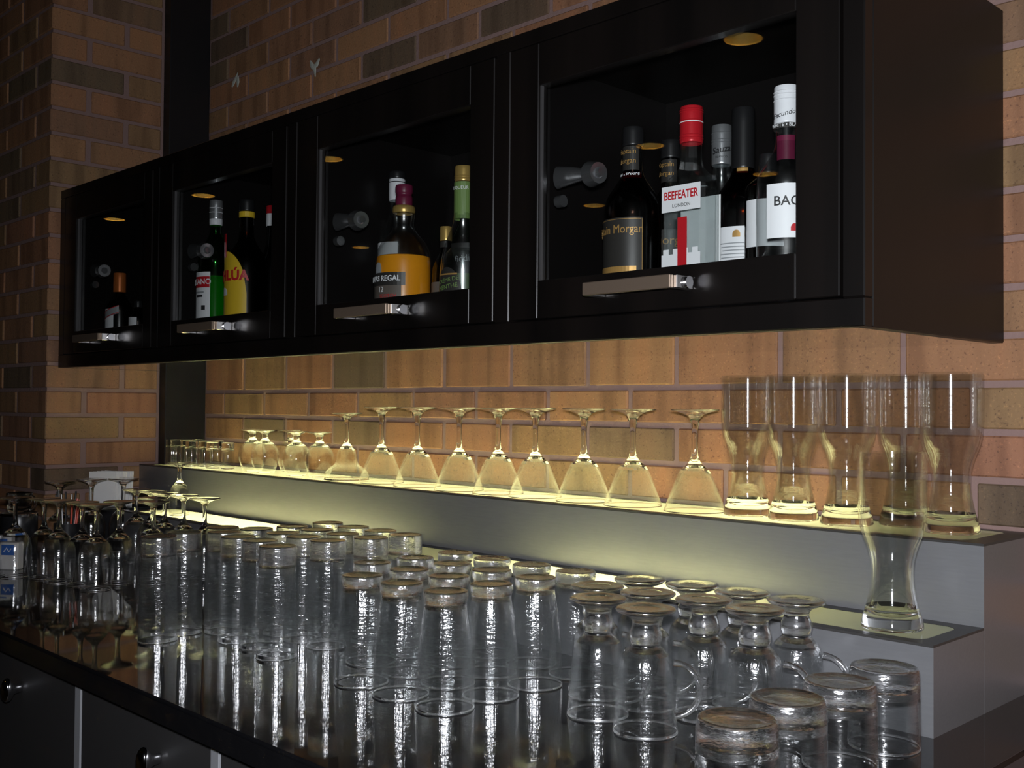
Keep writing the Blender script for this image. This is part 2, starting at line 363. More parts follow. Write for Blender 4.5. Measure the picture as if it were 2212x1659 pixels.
# ------------------------------------------------------------------ lit shelf steps
def rounded(x0, x1, y0, y1, z0, z1, r, n=6):
    bm = bmesh.new(); pts = []
    for cx, cy_, a in ((x1-r, y1-r, 0), (x0+r, y1-r, 90), (x0+r, y0+r, 180), (x1-r, y0+r, 270)):
        for k in range(n+1):
            q = math.radians(a+90*k/n); pts.append((cx+r*math.cos(q), cy_+r*math.sin(q)))
    lo = [bm.verts.new((x, y, z0)) for x, y in pts]; hi = [bm.verts.new((x, y, z1)) for x, y in pts]
    bm.faces.new(lo[::-1]); bm.faces.new(hi)
    for i in range(len(pts)):
        j = (i+1) % len(pts); bm.faces.new((lo[i], lo[j], hi[j], hi[i]))
    return bm
def frame_top(x0, x1, y0, y1, z0, z1, px0, px1, py0, py1, r):
    """flat rim around a round-cornered opening"""
    bm = bmesh.new(); n = 6; pts = []
    for cx, cy_, a in ((px1-r, py1-r, 0), (px0+r, py1-r, 90), (px0+r, py0+r, 180), (px1-r, py0+r, 270)):
        for k in range(n+1):
            q = math.radians(a+90*k/n); pts.append((cx+r*math.cos(q), cy_+r*math.sin(q)))
    outer = []
    for i, c in enumerate(((x1, y1), (x0, y1), (x0, y0), (x1, y0))): outer += [c]*(n+1)
    for z in (z0, z1):
        I = [bm.verts.new((*p, z)) for p in pts]; O = {}
        def ov(c):
            if c not in O: O[c] = bm.verts.new((*c, z))
            return O[c]
        for i in range(len(pts)):
            j = (i+1) % len(pts); vv = [I[i], I[j]]
            if outer[i] != outer[j]: vv += [ov(outer[j]), ov(outer[i])]
            else: vv += [ov(outer[i])]
            bm.faces.new(vv if z == z1 else vv[::-1])
        if z == z0: I0, O0 = I, O
        else:
            for i in range(len(pts)):
                j = (i+1) % len(pts); bm.faces.new((I0[j], I0[i], I[i], I[j]))
            cs = ((x1, y1), (x0, y1), (x0, y0), (x1, y0))
            for i in range(4):
                j = (i+1) % 4; bm.faces.new((O0[cs[i]], O0[cs[j]], O[cs[j]], O[cs[i]]))
    bmesh.ops.recalc_face_normals(bm, faces=bm.faces); return bm
def step(x0, x1, y0, y1, ztop, px0, px1, py0, py1, label, zin):
    t = thing('lit_shelf', label, 'shelf', ((x0+x1)/2, (y0+y1)/2, Z0)); ox, oy = -(x0+x1)/2, -(y0+y1)/2
    def P(n, bm, m, **k):
        bmesh.ops.translate(bm, verts=bm.verts, vec=(ox, oy, -Z0)); return obj(n, bm, m, t, **k)
    P('front_panel', bx(x0, x1, y0, y0+.004, Z0, ztop-.003), 'satin'); P('side_panel', bx(x1-.004, x1, y0+.004, y1, Z0, ztop-.003), 'satin'); P('side_panel', bx(x0, x0+.004, y0+.004, y1, Z0, ztop-.003), 'satin')
    P('tray', bx(x0+.004, x1-.004, y0+.004, y1, zin-.012, zin-.008), 'white_in')
    P('liner', bx(x0+.004, x1-.004, y0+.0045, y0+.0065, zin-.008, ztop-.003), 'white_in'); P('liner', bx(x0+.004, x1-.004, y1-.002, y1, zin-.008, ztop-.003), 'white_in')
    P('rim', frame_top(x0, x1, y0, y1, ztop-.003, ztop, px0, px1, py0, py1, .018), 'rim')
    P('glass_panel', rounded(px0+.0005, px1-.0005, py0+.0005, py1-.0005, ztop-.004, ztop-.0005, .0175), 'frost')
    return t
step(XP, -.5235, 1.3266, YW, Z2, XP+.03, -.553, 1.344, 1.484, 'upper step of the back bar with a glowing frosted top, grey metal front', 1.03)
step(-2.56, -.5235, 1.1846, 1.3262, Z1, -2.53, -.5445, 1.2025, 1.305, 'lower step of the back bar, grey metal with a frosted lit top', .93)
# ------------------------------------------------------------------ wall cabinet
YC = 1.1034
cab = thing('wall_cabinet', 'long espresso-stained wall cabinet with four glazed doors on the brick wall', 'cabinet', (-1.67, 1.3, ZB))
def CP(n, x0, x1, y0, y1, z0, z1, m='wood', bev=.0015, parent=None):
    bm = bx(x0, x1, y0, y1, z0, z1, bev=bev); bmesh.ops.translate(bm, verts=bm.verts, vec=(1.67, -1.3, -ZB)); return obj(n, bm, m, parent or cab)
YI = YC+.02
CP('side_panel', XR-.018, XR, YI, YW, ZB, ZT, 'side'); CP('side_panel', XP, XP+.018, YI, 1.378, ZB, ZT, 'wood')
CP('bottom_panel', -2.74, XR-.018, YI, YW, ZB, ZB+.022, 'under', .0005)
CP('bottom_panel', XP+.018, -2.7401, YI, 1.378, ZB, ZB+.022, 'under', .0005)
CP('top_panel', -2.74, XR-.018, YI, YW, ZT-.02, ZT, 'wood')
CP('back_panel', -2.738, XR-.018, YW-.01, YW, ZB+.022, ZT-.02, 'inside', 0)
DX = [(-2.747, -2.265), (-2.234, -1.722), (-1.689, -1.157), (-1.124, -.593)]
DZ = (1.4045, 1.8035)
GX = [(-2.680, -2.305), (-2.171, -1.773), (-1.622, -1.212), (-1.066, -.650)]
GZ = (1.459, 1.742)
# face frame, flush with the doors
CP('top_rail', XP, XR, YC, YI, DZ[1]+.002, ZT); CP('bottom_rail', XP, XR, YC, YI, ZB, DZ[0]-.002)
ed = [XP]+[v for d in DX for v in d]+[XR]
for a, b in zip(ed[::2], ed[1::2]):
    CP('stile', a+(.0015 if a != XP else 0), b-(.0015 if b != XR else 0), YC, YI, DZ[0]-.002, DZ[1]+.002)
for a, b in ((DX[0][1], DX[1][0]), (DX[1][1], DX[2][0]), (DX[2][1], DX[3][0])):
    CP('divider', (a+b)/2-.009, (a+b)/2+.009, YI, YW-.0101, ZB+.022, ZT-.02, 'inside', 0)
for (a, b), (g0, g1) in zip(DX, GX):
    bm = bmesh.new(); y0, y1 = YC-.001, YI-.001
    z0, z1 = DZ; a += .0015; b -= .0015
    for q in ((a, g0, z0, z1), (g1, b, z0, z1), (g0, g1, z0, GZ[0]), (g0, g1, GZ[1], z1)): box(bm, q[0], q[1], y0, y1, q[2], q[3], bev=.0012)
    bmesh.ops.translate(bm, verts=bm.verts, vec=(1.67, -1.3, -ZB)); d = obj('door', bm, 'wood', cab)
    CP('pane', g0-.002, g1+.002, y0+.009, y0+.013, GZ[0]-.002, GZ[1]+.002, 'pane', 0, d)
    CP('pane_bead', g0, g0+.0025, y0+.004, y0+.009, GZ[0], GZ[1], 'dkdoor', 0, d)
    # broad bar pull on two square ends, each with a round boss
    cx = (a+b)/2-.012
    hw = .072; zc = 1.4345
    bm = bmesh.new(); box(bm, cx-hw, cx+hw, y0-.042, y0-.034, zc-.0085, zc+.0085, bev=.001)
    bmesh.ops.translate(bm, verts=bm.verts, vec=(1.67, -1.3, -ZB)); obj('handle_bar', bm, 'pull_reflect', d)
    for s in (-1, 1): CP('handle_leg', cx+s*hw-.005, cx+s*hw+.005, y0-.034, y0-.0002, zc-.0085, zc+.0085, 'nickel', .001, d)
    bm = bmesh.new(); tube(bm, [(cx+hw+.0045, y0-.013, zc), (cx+hw+.009, y0-.013, zc)], .0078, 16)
    bmesh.ops.translate(bm, verts=bm.verts, vec=(1.67, -1.3, -ZB)); obj('handle_boss', bm, 'chrome', d, 40)
    # lift hinge inside at the left of the opening
    hx, hy, hz = g0-.008, YI+.03, GZ[0]+.158
    bm = bmesh.new(); tube(bm, [(hx, hy, hz), (hx+.03, hy, hz-.001), (hx+.052, hy, hz-.003), (hx+.068, hy, hz-.006), (hx+.076, hy, hz-.007)], [.017, .0125, .0085, .012, .015], 16)
    bmesh.ops.scale(bm, verts=bm.verts, vec=(1, .6, 1), space=Matrix.Translation((0, -hy, 0)))
    tube(bm, [(hx+.072, hy-.008, hz-.007), (hx+.09, hy-.012, hz-.008)], [.0185, .015], 16)
    tube(bm, [(hx+.09, hy-.012, hz-.008), (hx+.096, hy-.013, hz-.008)], [.008, .006], 12)
    tube(bm, [(hx, hy, hz-.036), (hx+.012, hy, hz-.036)], .009, 12)
    bmesh.ops.translate(bm, verts=bm.verts, vec=(1.67, -1.3, -ZB)); obj('lift_hinge', bm, 'hinge', cab, 40)
# ------------------------------------------------------------------ downlights in the room ceiling (seen mirrored in the door panes)
canspots = CANS
can0 = None
for i, (x, y) in enumerate(canspots):
    lab = 'recessed gold downlight in the dark ceiling behind the bar'
    if i == 0:
        can0 = thing('ceiling_light', lab, 'downlight', (x, y, 2.95), 0, 'ceiling downlights')
        obj('trim_ring', lathe([(.086, 0), (.1, 0), (.1, -.004), (.086, -.006), (.086, 0)], seg=24), 'goldcap', can0)
        obj('reflector', lathe([(.0868, -.002), (.084, .02), (.074, .07), (.055, .11), (0, .12), (0, .123), (.057, .113), (.077, .07), (.0865, .02), (.0872, -.002), (.0868, -.002)], seg=28), 'gold', can0, 40)
        obj('bulb', lathe([(0, .065), (.02, .07), (.03, .09), (.02, .112), (0, .114)], seg=20), 'bulb', can0)
    else: dup(can0, (x, y, 2.95), 0, lab, 'ceiling downlights')
# ------------------------------------------------------------------ glassware kinds
ROOT = {}
def kind(name, cat, parts, m, flip=None, extra=None, thin=None):
    """template parts are made on first placement"""
    ROOT[name] = dict(cat=cat, parts=parts, m=m, flip=flip, extra=extra, first=None, thin=thin)
def place(kindname, x, y, z, label, group, rz=0):
    k = ROOT[kindname]
    if k['first'] is None:
        t = thing(kindname, label, k['cat'], (x, y, z), rz, group); k['first'] = t
        for pn, runs in k['parts']:
            bm = lathe(runs[0], k['flip'], 40)
            for r_ in runs[1:]:
                b2 = lathe(r_, k['flip'], 40); me = bpy.data.meshes.new('x'); b2.to_mesh(me); b2.free(); bm.from_mesh(me); bpy.data.meshes.remove(me)
            obj(pn, bm, k['thin'] if k['thin'] and pn == 'bowl' else ('lipglass' if pn == 'lip' else k['m']), t, 60)
        if k['extra']: k['extra'](t, k)
        return t
    return dup(k['first'], (x, y, z), rz, label, group)
def defk(name, cat, prof, cuts, names, m, flip=None, extra=None, n=2):
    p = chaikin(prof, n); thin = {'clear': 'thinclear', 'beer': 'thinbeer', 'pressed': 'thinpressed', 'mugglass': 'thinmug', 'hob': 'thinhob', 'wineglass': 'thinwine'}.get(m)
    runs = [[r] for r in split(p, cuts)]
    if thin:        # thin blown wall above the cut, solid glass (with its inner floor) below it
        last = runs[-1][0]; top = max(range(len(last)), key=lambda i: last[i][1])
        i = next((i for i in range(top, len(last)) if last[i][1] <= cuts[-1]), None)
        if i and i < len(last)-1: runs[-1] = [last[:i+1]]; runs[-2].append(last[i:])
        if m == 'beer': kind(name, cat, list(zip(names, runs)), m, flip, extra, thin); return
        w_ = runs[-1][0]; top = max(range(len(w_)), key=lambda i: w_[i][1]); zt = w_[top][1]-.0014      # the fire-polished lip is solid again
        a = next(i for i in range(len(w_)) if w_[i][1] >= zt); b = next((i for i in range(top, len(w_)) if w_[i][1] < zt), len(w_)-1)
        runs[-1] = [w_[:a+1], w_[b:]]; runs.append([w_[a:b+1]]); names = tuple(names)+('lip',)
    kind(name, cat, list(zip(names, runs)), m, flip, extra, thin)
# profiles run: bottom centre, out, up the outside, over the rim, down the inside
defk('pint_glass', 'glass', [(0, .002), (.018, .002), (.022, 0), (.0268, .0005), (.0278, .003), (.0278, .011), (.0262, .0145), (.0258, .018), (.027, .026), (.0295, .045), (.0315, .062), (.0335, .08), (.0352, .105), (.0366, .141), (.0362, .143), (.0352, .1425), (.0336, .105), (.0318, .08), (.0295, .06), (.0272, .04), (.0245, .022), (.018, .0165), (0, .0155)], [.0225], ('base', 'bowl'), 'pressed', .143)
defk('highball_glass', 'glass', [(0, .0015), (.02, .0015), (.0252, 0), (.0268, .001), (.0272, .004), (.0274, .03), (.0283, .08), (.0302, .16), (.0298, .162), (.0288, .1615), (.027, .08), (.0258, .036), (.022, .029), (0, .028)], [.033], ('base', 'bowl'), 'pressed', .162)
defk('rocks_glass', 'glass', [(0, .002), (.026, .002), (.0335, 0), (.0362, .002), (.0372, .008), (.0375, .02), (.0378, .05), (.0385, .086), (.038, .0875), (.0368, .087), (.0355, .05), (.034, .03), (.028, .0215), (0, .02)], [.026], ('base', 'bowl'), 'hob', .0875)
defk('wine_glass', 'wine glass', [(0, .0005), (.025, .0005), (.0315, 0), (.0325, .0012), (.0315, .0026), (.018, .0055), (.0075, .010), (.0048, .018), (.0042, .034), (.0046, .052), (.0068, .061), (.0145, .068), (.0255, .08), (.0325, .097), (.0345, .115), (.0325, .142), (.0287, .167), (.0281, .168), (.0275, .167), (.031, .142), (.033, .115), (.031, .098), (.024, .083), (.0125, .0725), (0, .069)], [.012, .0765], ('foot', 'stem', 'bowl'), 'wineglass', .168)
defk('large_wine_glass', 'wine glass', [(0, .0005), (.028, .0005), (.0355, 0), (.0365, .0012), (.0355, .0028), (.02, .0062), (.008, .013), (.005, .024), (.0044, .045), (.005, .066), (.0075, .074), (.016, .081), (.0275, .092), (.0335, .108), (.0345, .125), (.032, .155), (.029, .181), (.0285, .182), (.0278, .181), (.0305, .155), (.033, .125), (.032, .109), (.026, .095), (.014, .086), (0, .082)], [.014, .09], ('foot', 'stem', 'bowl'), 'wineglass', .182)
defk('martini_glass', 'martini glass', [(0, .0005), (.03, .0005), (.0375, 0), (.0385, .0012), (.0375, .0026), (.022, .0055), (.0095, .0115), (.0056, .022), (.0045, .045), (.0046, .065), (.0058, .076), (.0085, .083), (.0145, .089), (.0245, .098), (.032, .115), (.0405, .138), (.0488, .160), (.0485, .161), (.0475, .1605), (.039, .138), (.0308, .116), (.023, .101), (.012, .092), (0, .089)], [.013, .098], ('foot', 'stem', 'bowl'), 'clear', .161)
defk('snifter_glass', 'brandy snifter', [(0, .0005), (.022, .0005), (.0275, 0), (.0282, .0012), (.0275, .0026), (.016, .0055), (.0085, .009), (.0072, .014), (.0075, .02), (.0115, .0265), (.02, .032), (.029, .043), (.0335, .058), (.0335, .071), (.0275, .09), (.0225, .1025), (.022, .1032), (.0214, .1025), (.0262, .09), (.032, .071), (.032, .058), (.0275, .0445), (.018, .0345), (.008, .0305), (0, .0295)], [.0095, .0335], ('foot', 'stem', 'bowl'), 'clear', .1032)
defk('margarita_glass', 'margarita glass', [(0, .0005), (.026, .0005), (.0335, 0), (.0345, .0012), (.0335, .0026), (.018, .0055), (.0075, .010), (.0046, .02), (.0042, .045), (.0052, .062), (.0085, .07), (.0155, .078), (.021, .09), (.0235, .106), (.0265, .114), (.036, .12), (.047, .13), (.0505, .1465), (.05, .1472), (.049, .1465), (.0455, .131), (.035, .1215), (.025, .1155), (.0222, .106), (.0195, .091), (.0135, .08), (0, .075)], [.0115, .081], ('foot', 'stem', 'bowl'), 'clear', .1472)
defk('shot_glass', 'shot glass', [(0, .001), (.011, .001), (.0145, 0), (.0155, .0015), (.0156, .012), (.0162, .035), (.0172, .066), (.0169, .0672), (.0161, .0668), (.015, .036), (.014, .022), (.009, .0155), (0, .014)], [.017], ('base', 'bowl'), 'clear', .0672)
defk('cordial_glass', 'cordial glass', [(0, .0005), (.021, .0005), (.0272, 0), (.028, .0012), (.0272, .0026), (.015, .0052), (.0068, .010), (.0046, .018), (.0045, .035), (.0058, .044), (.011, .05), (.0195, .06), (.0235, .075), (.0245, .1), (.0235, .1255), (.023, .1262), (.0224, .1255), (.0232, .1), (.0222, .076), (.018, .0625), (.009, .054), (0, .0515)], [.011, .0565], ('foot', 'stem', 'bowl'), 'clear', .1262)
defk('pilsner_glass', 'beer glass', [(0, .003), (.03, .003), (.0345, 0), (.0362, .001), (.0364, .004), (.0345, .013), (.03, .028), (.0258, .048), (.024, .066), (.0252, .083), (.0298, .1), (.0358, .114), (.039, .128), (.0398, .145), (.0402, .21), (.0398, .2125), (.0385, .212), (.0376, .146), (.0366, .13), (.033, .115), (.0272, .102), (.0222, .088), (.0212, .07), (.023, .05), (.027, .03), (.024, .0165), (.012, .0135), (0, .0145)], [.024], ('base', 'bowl'), 'beer')
def mug_handle(t, k):
    bm = bmesh.new(); pts = []
    for i in range(17):
        a = math.radians(-88+176*i/16); pts.append((.0335+.0285*math.cos(a), 0, .047+.030*math.sin(a)))
    pts = [(.0335, 0, .0165)]+pts[1:-1]+[(.0315, 0, .0775)]
    tube(bm, pts, [.0042]+[.0036]*(len(pts)-2)+[.0042], 10); obj('handle', bm, k['m'], t, 60)
defk('footed_mug', 'glass mug', [(0, .0025), (.017, .0025), (.0195, .0008), (.031, 0), (.0342, .0015), (.0346, .0036), (.032, .0062), (.022, .0095), (.0155, .0145), (.0148, .02), (.0166, .0245), (.0188, .030), (.0188, .036), (.0168, .041), (.0172, .0445), (.0225, .049), (.0285, .0565), (.0305, .07), (.0322, .1), (.0372, .1395), (.0368, .1408), (.0358, .14), (.0305, .1), (.0285, .072), (.0262, .061), (.02, .054), (.01, .05), (0, .0488)], [.0085, .0535], ('foot', 'stem', 'bowl'), 'mugglass', .1408, mug_handle)
# ------------------------------------------------------------------ glasses placed from where their tops show, pushed apart where they would touch
OCC = []
def relax(items, rad, fixed=(), ymax=1.1846, n=60):
    P = [Vector((x, y)) for x, y in items]
    for _ in range(n):
        for i in range(len(P)):
            for j in range(i+1, len(P)):
                d = P[i]-P[j]; m_ = 2*rad+.0008-d.length
                if m_ > 0:
                    u = d.normalized()*m_/2; P[i] += u; P[j] -= u
            for q, r in fixed:
                d = P[i]-q; m_ = rad+r+.0008-d.length
                if m_ > 0: P[i] += d.normalized()*m_
            if P[i].y > ymax-rad-.001: P[i].y = ymax-rad-.001
    return P
G = .0003
ORDW = ['first', 'second', 'third', 'fourth', 'fifth', 'sixth', 'seventh', 'eighth', 'ninth', 'tenth']
# pints: a diamond lattice, columns in x, rows in y
px_, py_ = [-.99, -1.0745, -1.1565, -1.24], [.866, .946, 1.026, 1.105]
def jit(s=.0012): return random.uniform(-s, s)
for i, x in enumerate(px_):
    for j, y in enumerate(py_):
        if (i, j) in ((3, 0),): continue
        lab = 'upside-down pint glass, %s file from the mugs, %s back from the counter edge' % (ORDW[i], ORDW[j])
        p = place('pint_glass', x+jit(), y+jit(), Z0+G, lab, 'upside-down pint glasses', random.uniform(0, 6)); OCC.append((p.location.xy.copy(), .0368))
hb = []
for uv in ((708, 1128), (763, 1137), (822, 1145), (875, 1154), (632, 1136), (685, 1143), (740, 1152), (801, 1160), (554, 1141), (611, 1150), (656, 1158), (708, 1166), (515, 1158), (562, 1166), (600, 1178), (406, 1150), (463, 1148), (360, 1155), (481, 1138)):
    q = at(*uv, 2, Z0+.162); hb.append((q.x, q.y))
hb = relax(hb, .0305, OCC)
rows = sorted(range(len(hb)), key=lambda i: -hb[i].y)
bands = [rows[0:4], rows[4:8], rows[8:12], rows[12:16], rows[16:]]
for bi, band in enumerate(bands):
    for ci, i in enumerate(sorted(band, key=lambda i: -hb[i].x)):
        p = hb[i]
        lab = 'upside-down tall thick-based highball glass, %s row from the steps, %s from the pint glasses' % (ORDW[bi], ORDW[ci])
        place('highball_glass', p.x, p.y, Z0+G, lab, 'upside-down highball glasses', random.uniform(0, 6)); OCC.append((p, .0305))
# mugs with handles towards the right end of the bar
mg = []
for uv in ((1391, 1249), (1498, 1260), (1605, 1275), (1718, 1291), (1295, 1263), (1405, 1278), (1515, 1291), (1622, 1310), (1295, 1288), (1395, 1311)):
    q = at(*uv, 2, Z0+.1408); mg.append((q.x, q.y))
mr = relax(mg, .0374, OCC)
for i, p in enumerate(mr):
    row, c = (('back row', i) if i < 4 else (('middle row', i-4) if i < 8 else ('front row', i-8)))
    lab = 'upside-down footed glass mug with handle, %s of the mugs, %s from the pint glasses' % (row, ORDW[c])
    place('footed_mug', p.x, p.y, Z0+G, lab, 'upside-down glass mugs', math.radians([-32, -32, -30, 15, 45, 45, 42, 35, 34, 45][i])); OCC.append((p, .0374))
for i, (x, y) in enumerate(((-.55, 1.12), (-.552, 1.026), (-.556, .931), (-.55, .834))):
    place('rocks_glass', x, y, Z0+G, ('upside-down short dimpled tumbler at the counter end, %s' % ['closest to the steps', 'second out from the steps', 'third out from the steps', 'nearest the counter front'][i]), 'upside-down short tumblers', i*1.3); OCC.append((Vector((x, y)), .039))
wn_, = [[]]
for uv in ((57, 1075), (134, 1080), (216, 1087), (296, 1083), (95, 1077), (180, 1083), (259, 1084), (330, 1075), (395, 1069), (443, 1076), (360, 1066), (300, 1057), (345, 1059)):
    q = at(*uv, 2, Z0+.168); wn_.append((q.x, q.y))
wr = relax(wn_, .0348, OCC, n=120)
wo = sorted(range(len(wr)), key=lambda i: wr[i].x)
for c, i in enumerate(wo):
    p = wr[i]
    lab = 'upside-down wine glass near the pier, %s from the far end of the counter' % (ORDW+['eleventh', 'twelfth', 'thirteenth'])[c]
    place('wine_glass', p.x, p.y, Z0+G, lab, 'upside-down wine glasses', 0); OCC.append((p, .0348))
lw = []
for uv in ((131, 1039), (203, 1034), (262, 1033)):
    q = at(*uv, 2, Z0+.182); lw.append((q.x, q.y))
lw = relax([(max(x, -2.62), y) for x, y in lw], .0367, OCC, ymax=1.27, n=120)
for i, p in enumerate(lw):
    place('large_wine_glass', p.x, p.y, Z0+G, 'larger upside-down wine glass behind the wine cluster, ' + ['beside the brick pier', 'in front of the napkins', 'nearest the lit steps'][i], 'larger wine glasses', 0); OCC.append((p, .037))
q = at(387, 1100, 1, 1.235); place('cordial_glass', q.x, 1.235, Z1+G, 'small upside-down cordial glass alone on the lower lit step', 'cordial glass')
# upper step
for c, u in enumerate((1500, 1365, 1260, 1155, 1075, 993, 901, 823)):
    q = at(u, 1000, 1, 1.392); place('martini_glass', q.x, 1.392+jit(.003), Z2+G, 'upside-down martini glass on the upper lit step, %s from the beer glasses' % ORDW[c], 'upside-down martini glasses')
q = at(751, 1000, 1, 1.397); place('margarita_glass', q.x-.004, 1.397, Z2+G, 'upside-down margarita glass with wide brim between snifters and martini glasses', 'margarita glass')
sn = [(690, 1.392), (640, 1.382), (621, 1.447), (583, 1.400), (545, 1.395)]
sp = relax([(at(u, 1000, 1, y).x, y) for u, y in sn], .0338, [], 1.49)
for c, p in enumerate(sp):
    place('snifter_glass', p.x, p.y, Z2+G, 'upside-down round brandy snifter on the upper lit step, %s from the martini glasses' % ORDW[c], 'upside-down snifters')
sh = relax([(at(u, 1000, 1, y).x, y) for u, y in ((492, 1.392), (459, 1.378), (437, 1.40), (418, 1.385), (400, 1.41), (383, 1.40), (366, 1.40), (350, 1.395), (470, 1.44), (425, 1.452))], .0174, [(p, .034) for p in sp], 1.49)
for c, p in enumerate(sorted(sh, key=lambda p: -p.x)):
    place('shot_glass', max(p.x, XP+.05), p.y, Z2+G, 'small upside-down shot glass on the upper step, %s from the snifters' % ORDW[c], 'upside-down shot glasses')
pl = relax([(at(u, 1000, 1, y).x, y) for u, y in ((2054, 1.414), (1950, 1.45), (1836, 1.402), (1714, 1.400), (1615, 1.405))], .0404, [], 1.499)
for c, q in enumerate(pl):
    place('pilsner_glass', q.x, q.y, Z2+G, 'tall curved beer glass on the upper step, %s from the counter\'s right end' % ORDW[c], 'tall beer glasses', c)
place('pilsner_glass', -.6, 1.243, Z1+G, 'tall curved beer glass alone on the lower step in front of the others', 'tall beer glasses', 2)
# ------------------------------------------------------------------ bottles
def text_bm(body, size, bold=0, shear=0, sx=1):
    cu = bpy.data.curves.new('t', 'FONT'); cu.body = body; cu.size = size; cu.align_x = 'CENTER'; cu.align_y = 'CENTER'; cu.offset = bold; cu.shear = shear; cu.resolution_u = 3; cu.extrude = .0001
    o = bpy.data.objects.new('t', cu); C.objects.link(o)
    dg = bpy.context.evaluated_depsgraph_get(); me = bpy.data.meshes.new_from_object(o.evaluated_get(dg))
    bm = bmesh.new(); bm.from_mesh(me); bpy.data.objects.remove(o); bpy.data.curves.remove(cu); bpy.data.meshes.remove(me)
    for v in bm.verts: v.co.x *= sx
    return bm
def wrap(bm, r, th, z, tilt=0):
    ca, sa = math.cos(tilt), math.sin(tilt)
    bmesh.ops.triangulate(bm, faces=bm.faces)       # short edges, so that letters bend with the bottle
    for lim in (.006, .003, .0016):
        es = [e for e in bm.edges if e.calc_length() > max(lim, r*.06)]
        if es: bmesh.ops.subdivide_edges(bm, edges=es, cuts=1); bmesh.ops.triangulate(bm, faces=bm.faces)
    for v in bm.verts:
        x, y = v.co.x*ca-v.co.y*sa, v.co.x*sa+v.co.y*ca
        a = th+x/r; rr = r+.0002+v.co.z
        v.co = (rr*math.cos(a), rr*math.sin(a), z+y)
def patch(r, th, wid, z0, z1, n=14, arch=0, thick=.0003, tilt=0):
    """curved paper label"""
    bm = bmesh.new(); A = []
    for i in range(n+1):
        s = -1+2*i/n; a = th+s*wid/2/r
        zt = z1 if not arch else z0+(z1-z0)*(1-arch+arch*math.sqrt(max(0, 1-s*s)))
        dz = tilt*s
        A.append([bm.verts.new((rr*math.cos(a), rr*math.sin(a), zz)) for rr, zz in ((r, z0+dz), (r, zt+dz), (r+thick, zt+dz), (r+thick, z0+dz))])
    for a, b in zip(A, A[1:]):
        for k in range(4):
            bm.faces.new((a[k], a[(k+1) % 4], b[(k+1) % 4], b[k]))
    bm.faces.new(A[0]); bm.faces.new(A[-1][::-1]); bmesh.ops.recalc_face_normals(bm, faces=bm.faces); return bm
TH = -PI/2
GRP = 'bottles in the wall cabinet'
ZF = ZB+.0222
def bottle(label, x, y, prof, glass, name='liquor_bottle', liquid=None, cap=None, capm='blackcap', rz=0):
    t = thing(name, label, 'bottle', (x, y, ZF), rz, GRP)
    obj('body', lathe(chaikin(prof, 2), seg=40), glass, t, 50)
    if cap: obj('cap', lathe(chaikin(cap, 1), seg=28), capm, t, 35)
    if liquid: obj('liquid', lathe(chaikin(liquid[0], 2), seg=32), liquid[1], t, 50)
    return t
def label_(t, r, wid, z0, z1, m, th=TH, **k): return obj('label', patch(r+.0004, th, wid, z0, z1, **k), m, t, 40)
def letter(par, s, size, r, z, m, th=TH, dx=0, name='lettering', tilt=0, **k):
    bm = text_bm(s, size, **k); wrap(bm, r+.0015, th+dx/r, z, tilt); return obj(name, bm, m, par)
def std(r, hb_, hs, hn, rn, hneck):
    """round bottle: radius, height of straight body, shoulder end, neck radius, neck top"""
    return [(0, .004), (r*.7, .002), (r*.93, 0), (r, .006), (r, .02), (r, hb_*.6), (r, hb_), (r*.93, hb_+(hs-hb_)*.35), (r*.55, hb_+(hs-hb_)*.75), (rn*1.1, hs), (rn, hs+(hneck-hs)*.3), (rn, hneck-.004), (rn, hneck), (rn*.8, hneck), (rn*.8, hs), (0, hs-.01)]
def capp(r, z0, z1): return [(r*.9, z0), (r, z0+.001), (r, z0+.004), (r, z1-.003), (r*.93, z1), (0, z1)]
def rings(t, r, zs, m):
    bm = bmesh.new()
    for z in zs: 
        b2 = lathe([(r, z-.0008), (r+.0006, z), (r, z+.0008)], seg=28); me = bpy.data.meshes.new('x'); b2.to_mesh(me); b2.free(); bm.from_mesh(me); bpy.data.meshes.remove(me)
    obj('cap_ring', bm, m, t)
# --- right-hand door
t = bottle('black-labelled dark rum bottle with gold lettering, leftmost behind the right-hand door', -.988, 1.222, std(.0425, .17, .228, 0, .0135, .283), 'smoke', cap=capp(.0155, .268, .2965))
l = label_(t, .0425, .088, .05, .158, 'blackpaper'); letter(l, 'Captain', .0175, .0425, .141, 'goldprint', dx=-.027, sx=.85); letter(l, 'Morgan', .0175, .0425, .141, 'goldprint', dx=.022, sx=.85)
for s in (-1, 1): obj('label_border', patch(.0432, TH+s*.0428/.0425, .0008, .052, .156, 2), 'goldprint', l)
obj('label_border', patch(.0432, TH, .084, .1555, .1562), 'goldprint', l)
obj('label_border', patch(.0432, TH, .07, .076, .088), 'goldprint', l)
n_ = obj('neck_label', patch(.0147, TH, .04, .232, .267), 'blackpaper', t); letter(n_, 'Captain', .0105, .0152, .259, 'goldprint'); letter(n_, 'Morgan', .0105, .0152, .245, 'goldprint')
n2 = obj('neck_band', patch(.0152, TH, .05, .2205, .2285), 'redprint', t); letter(n2, 'DARK \u2022 FONC\u00c9', .0065, .0157, .2245, 'white', bold=.0001)
t = bottle('second dark rum bottle, set back between the black-labelled rum and the gin', -1.012, 1.345, std(.0425, .17, .228, 0, .0135, .288), 'smoke', cap=capp(.0155, .275, .304))
l = label_(t, .0425, .088, .05, .158, 'blackpaper'); letter(l, 'Captain', .0195, .0425, .141, 'goldprint', dx=-.027); letter(l, 'Morgan', .0195, .0425, .141, 'goldprint', dx=.03)
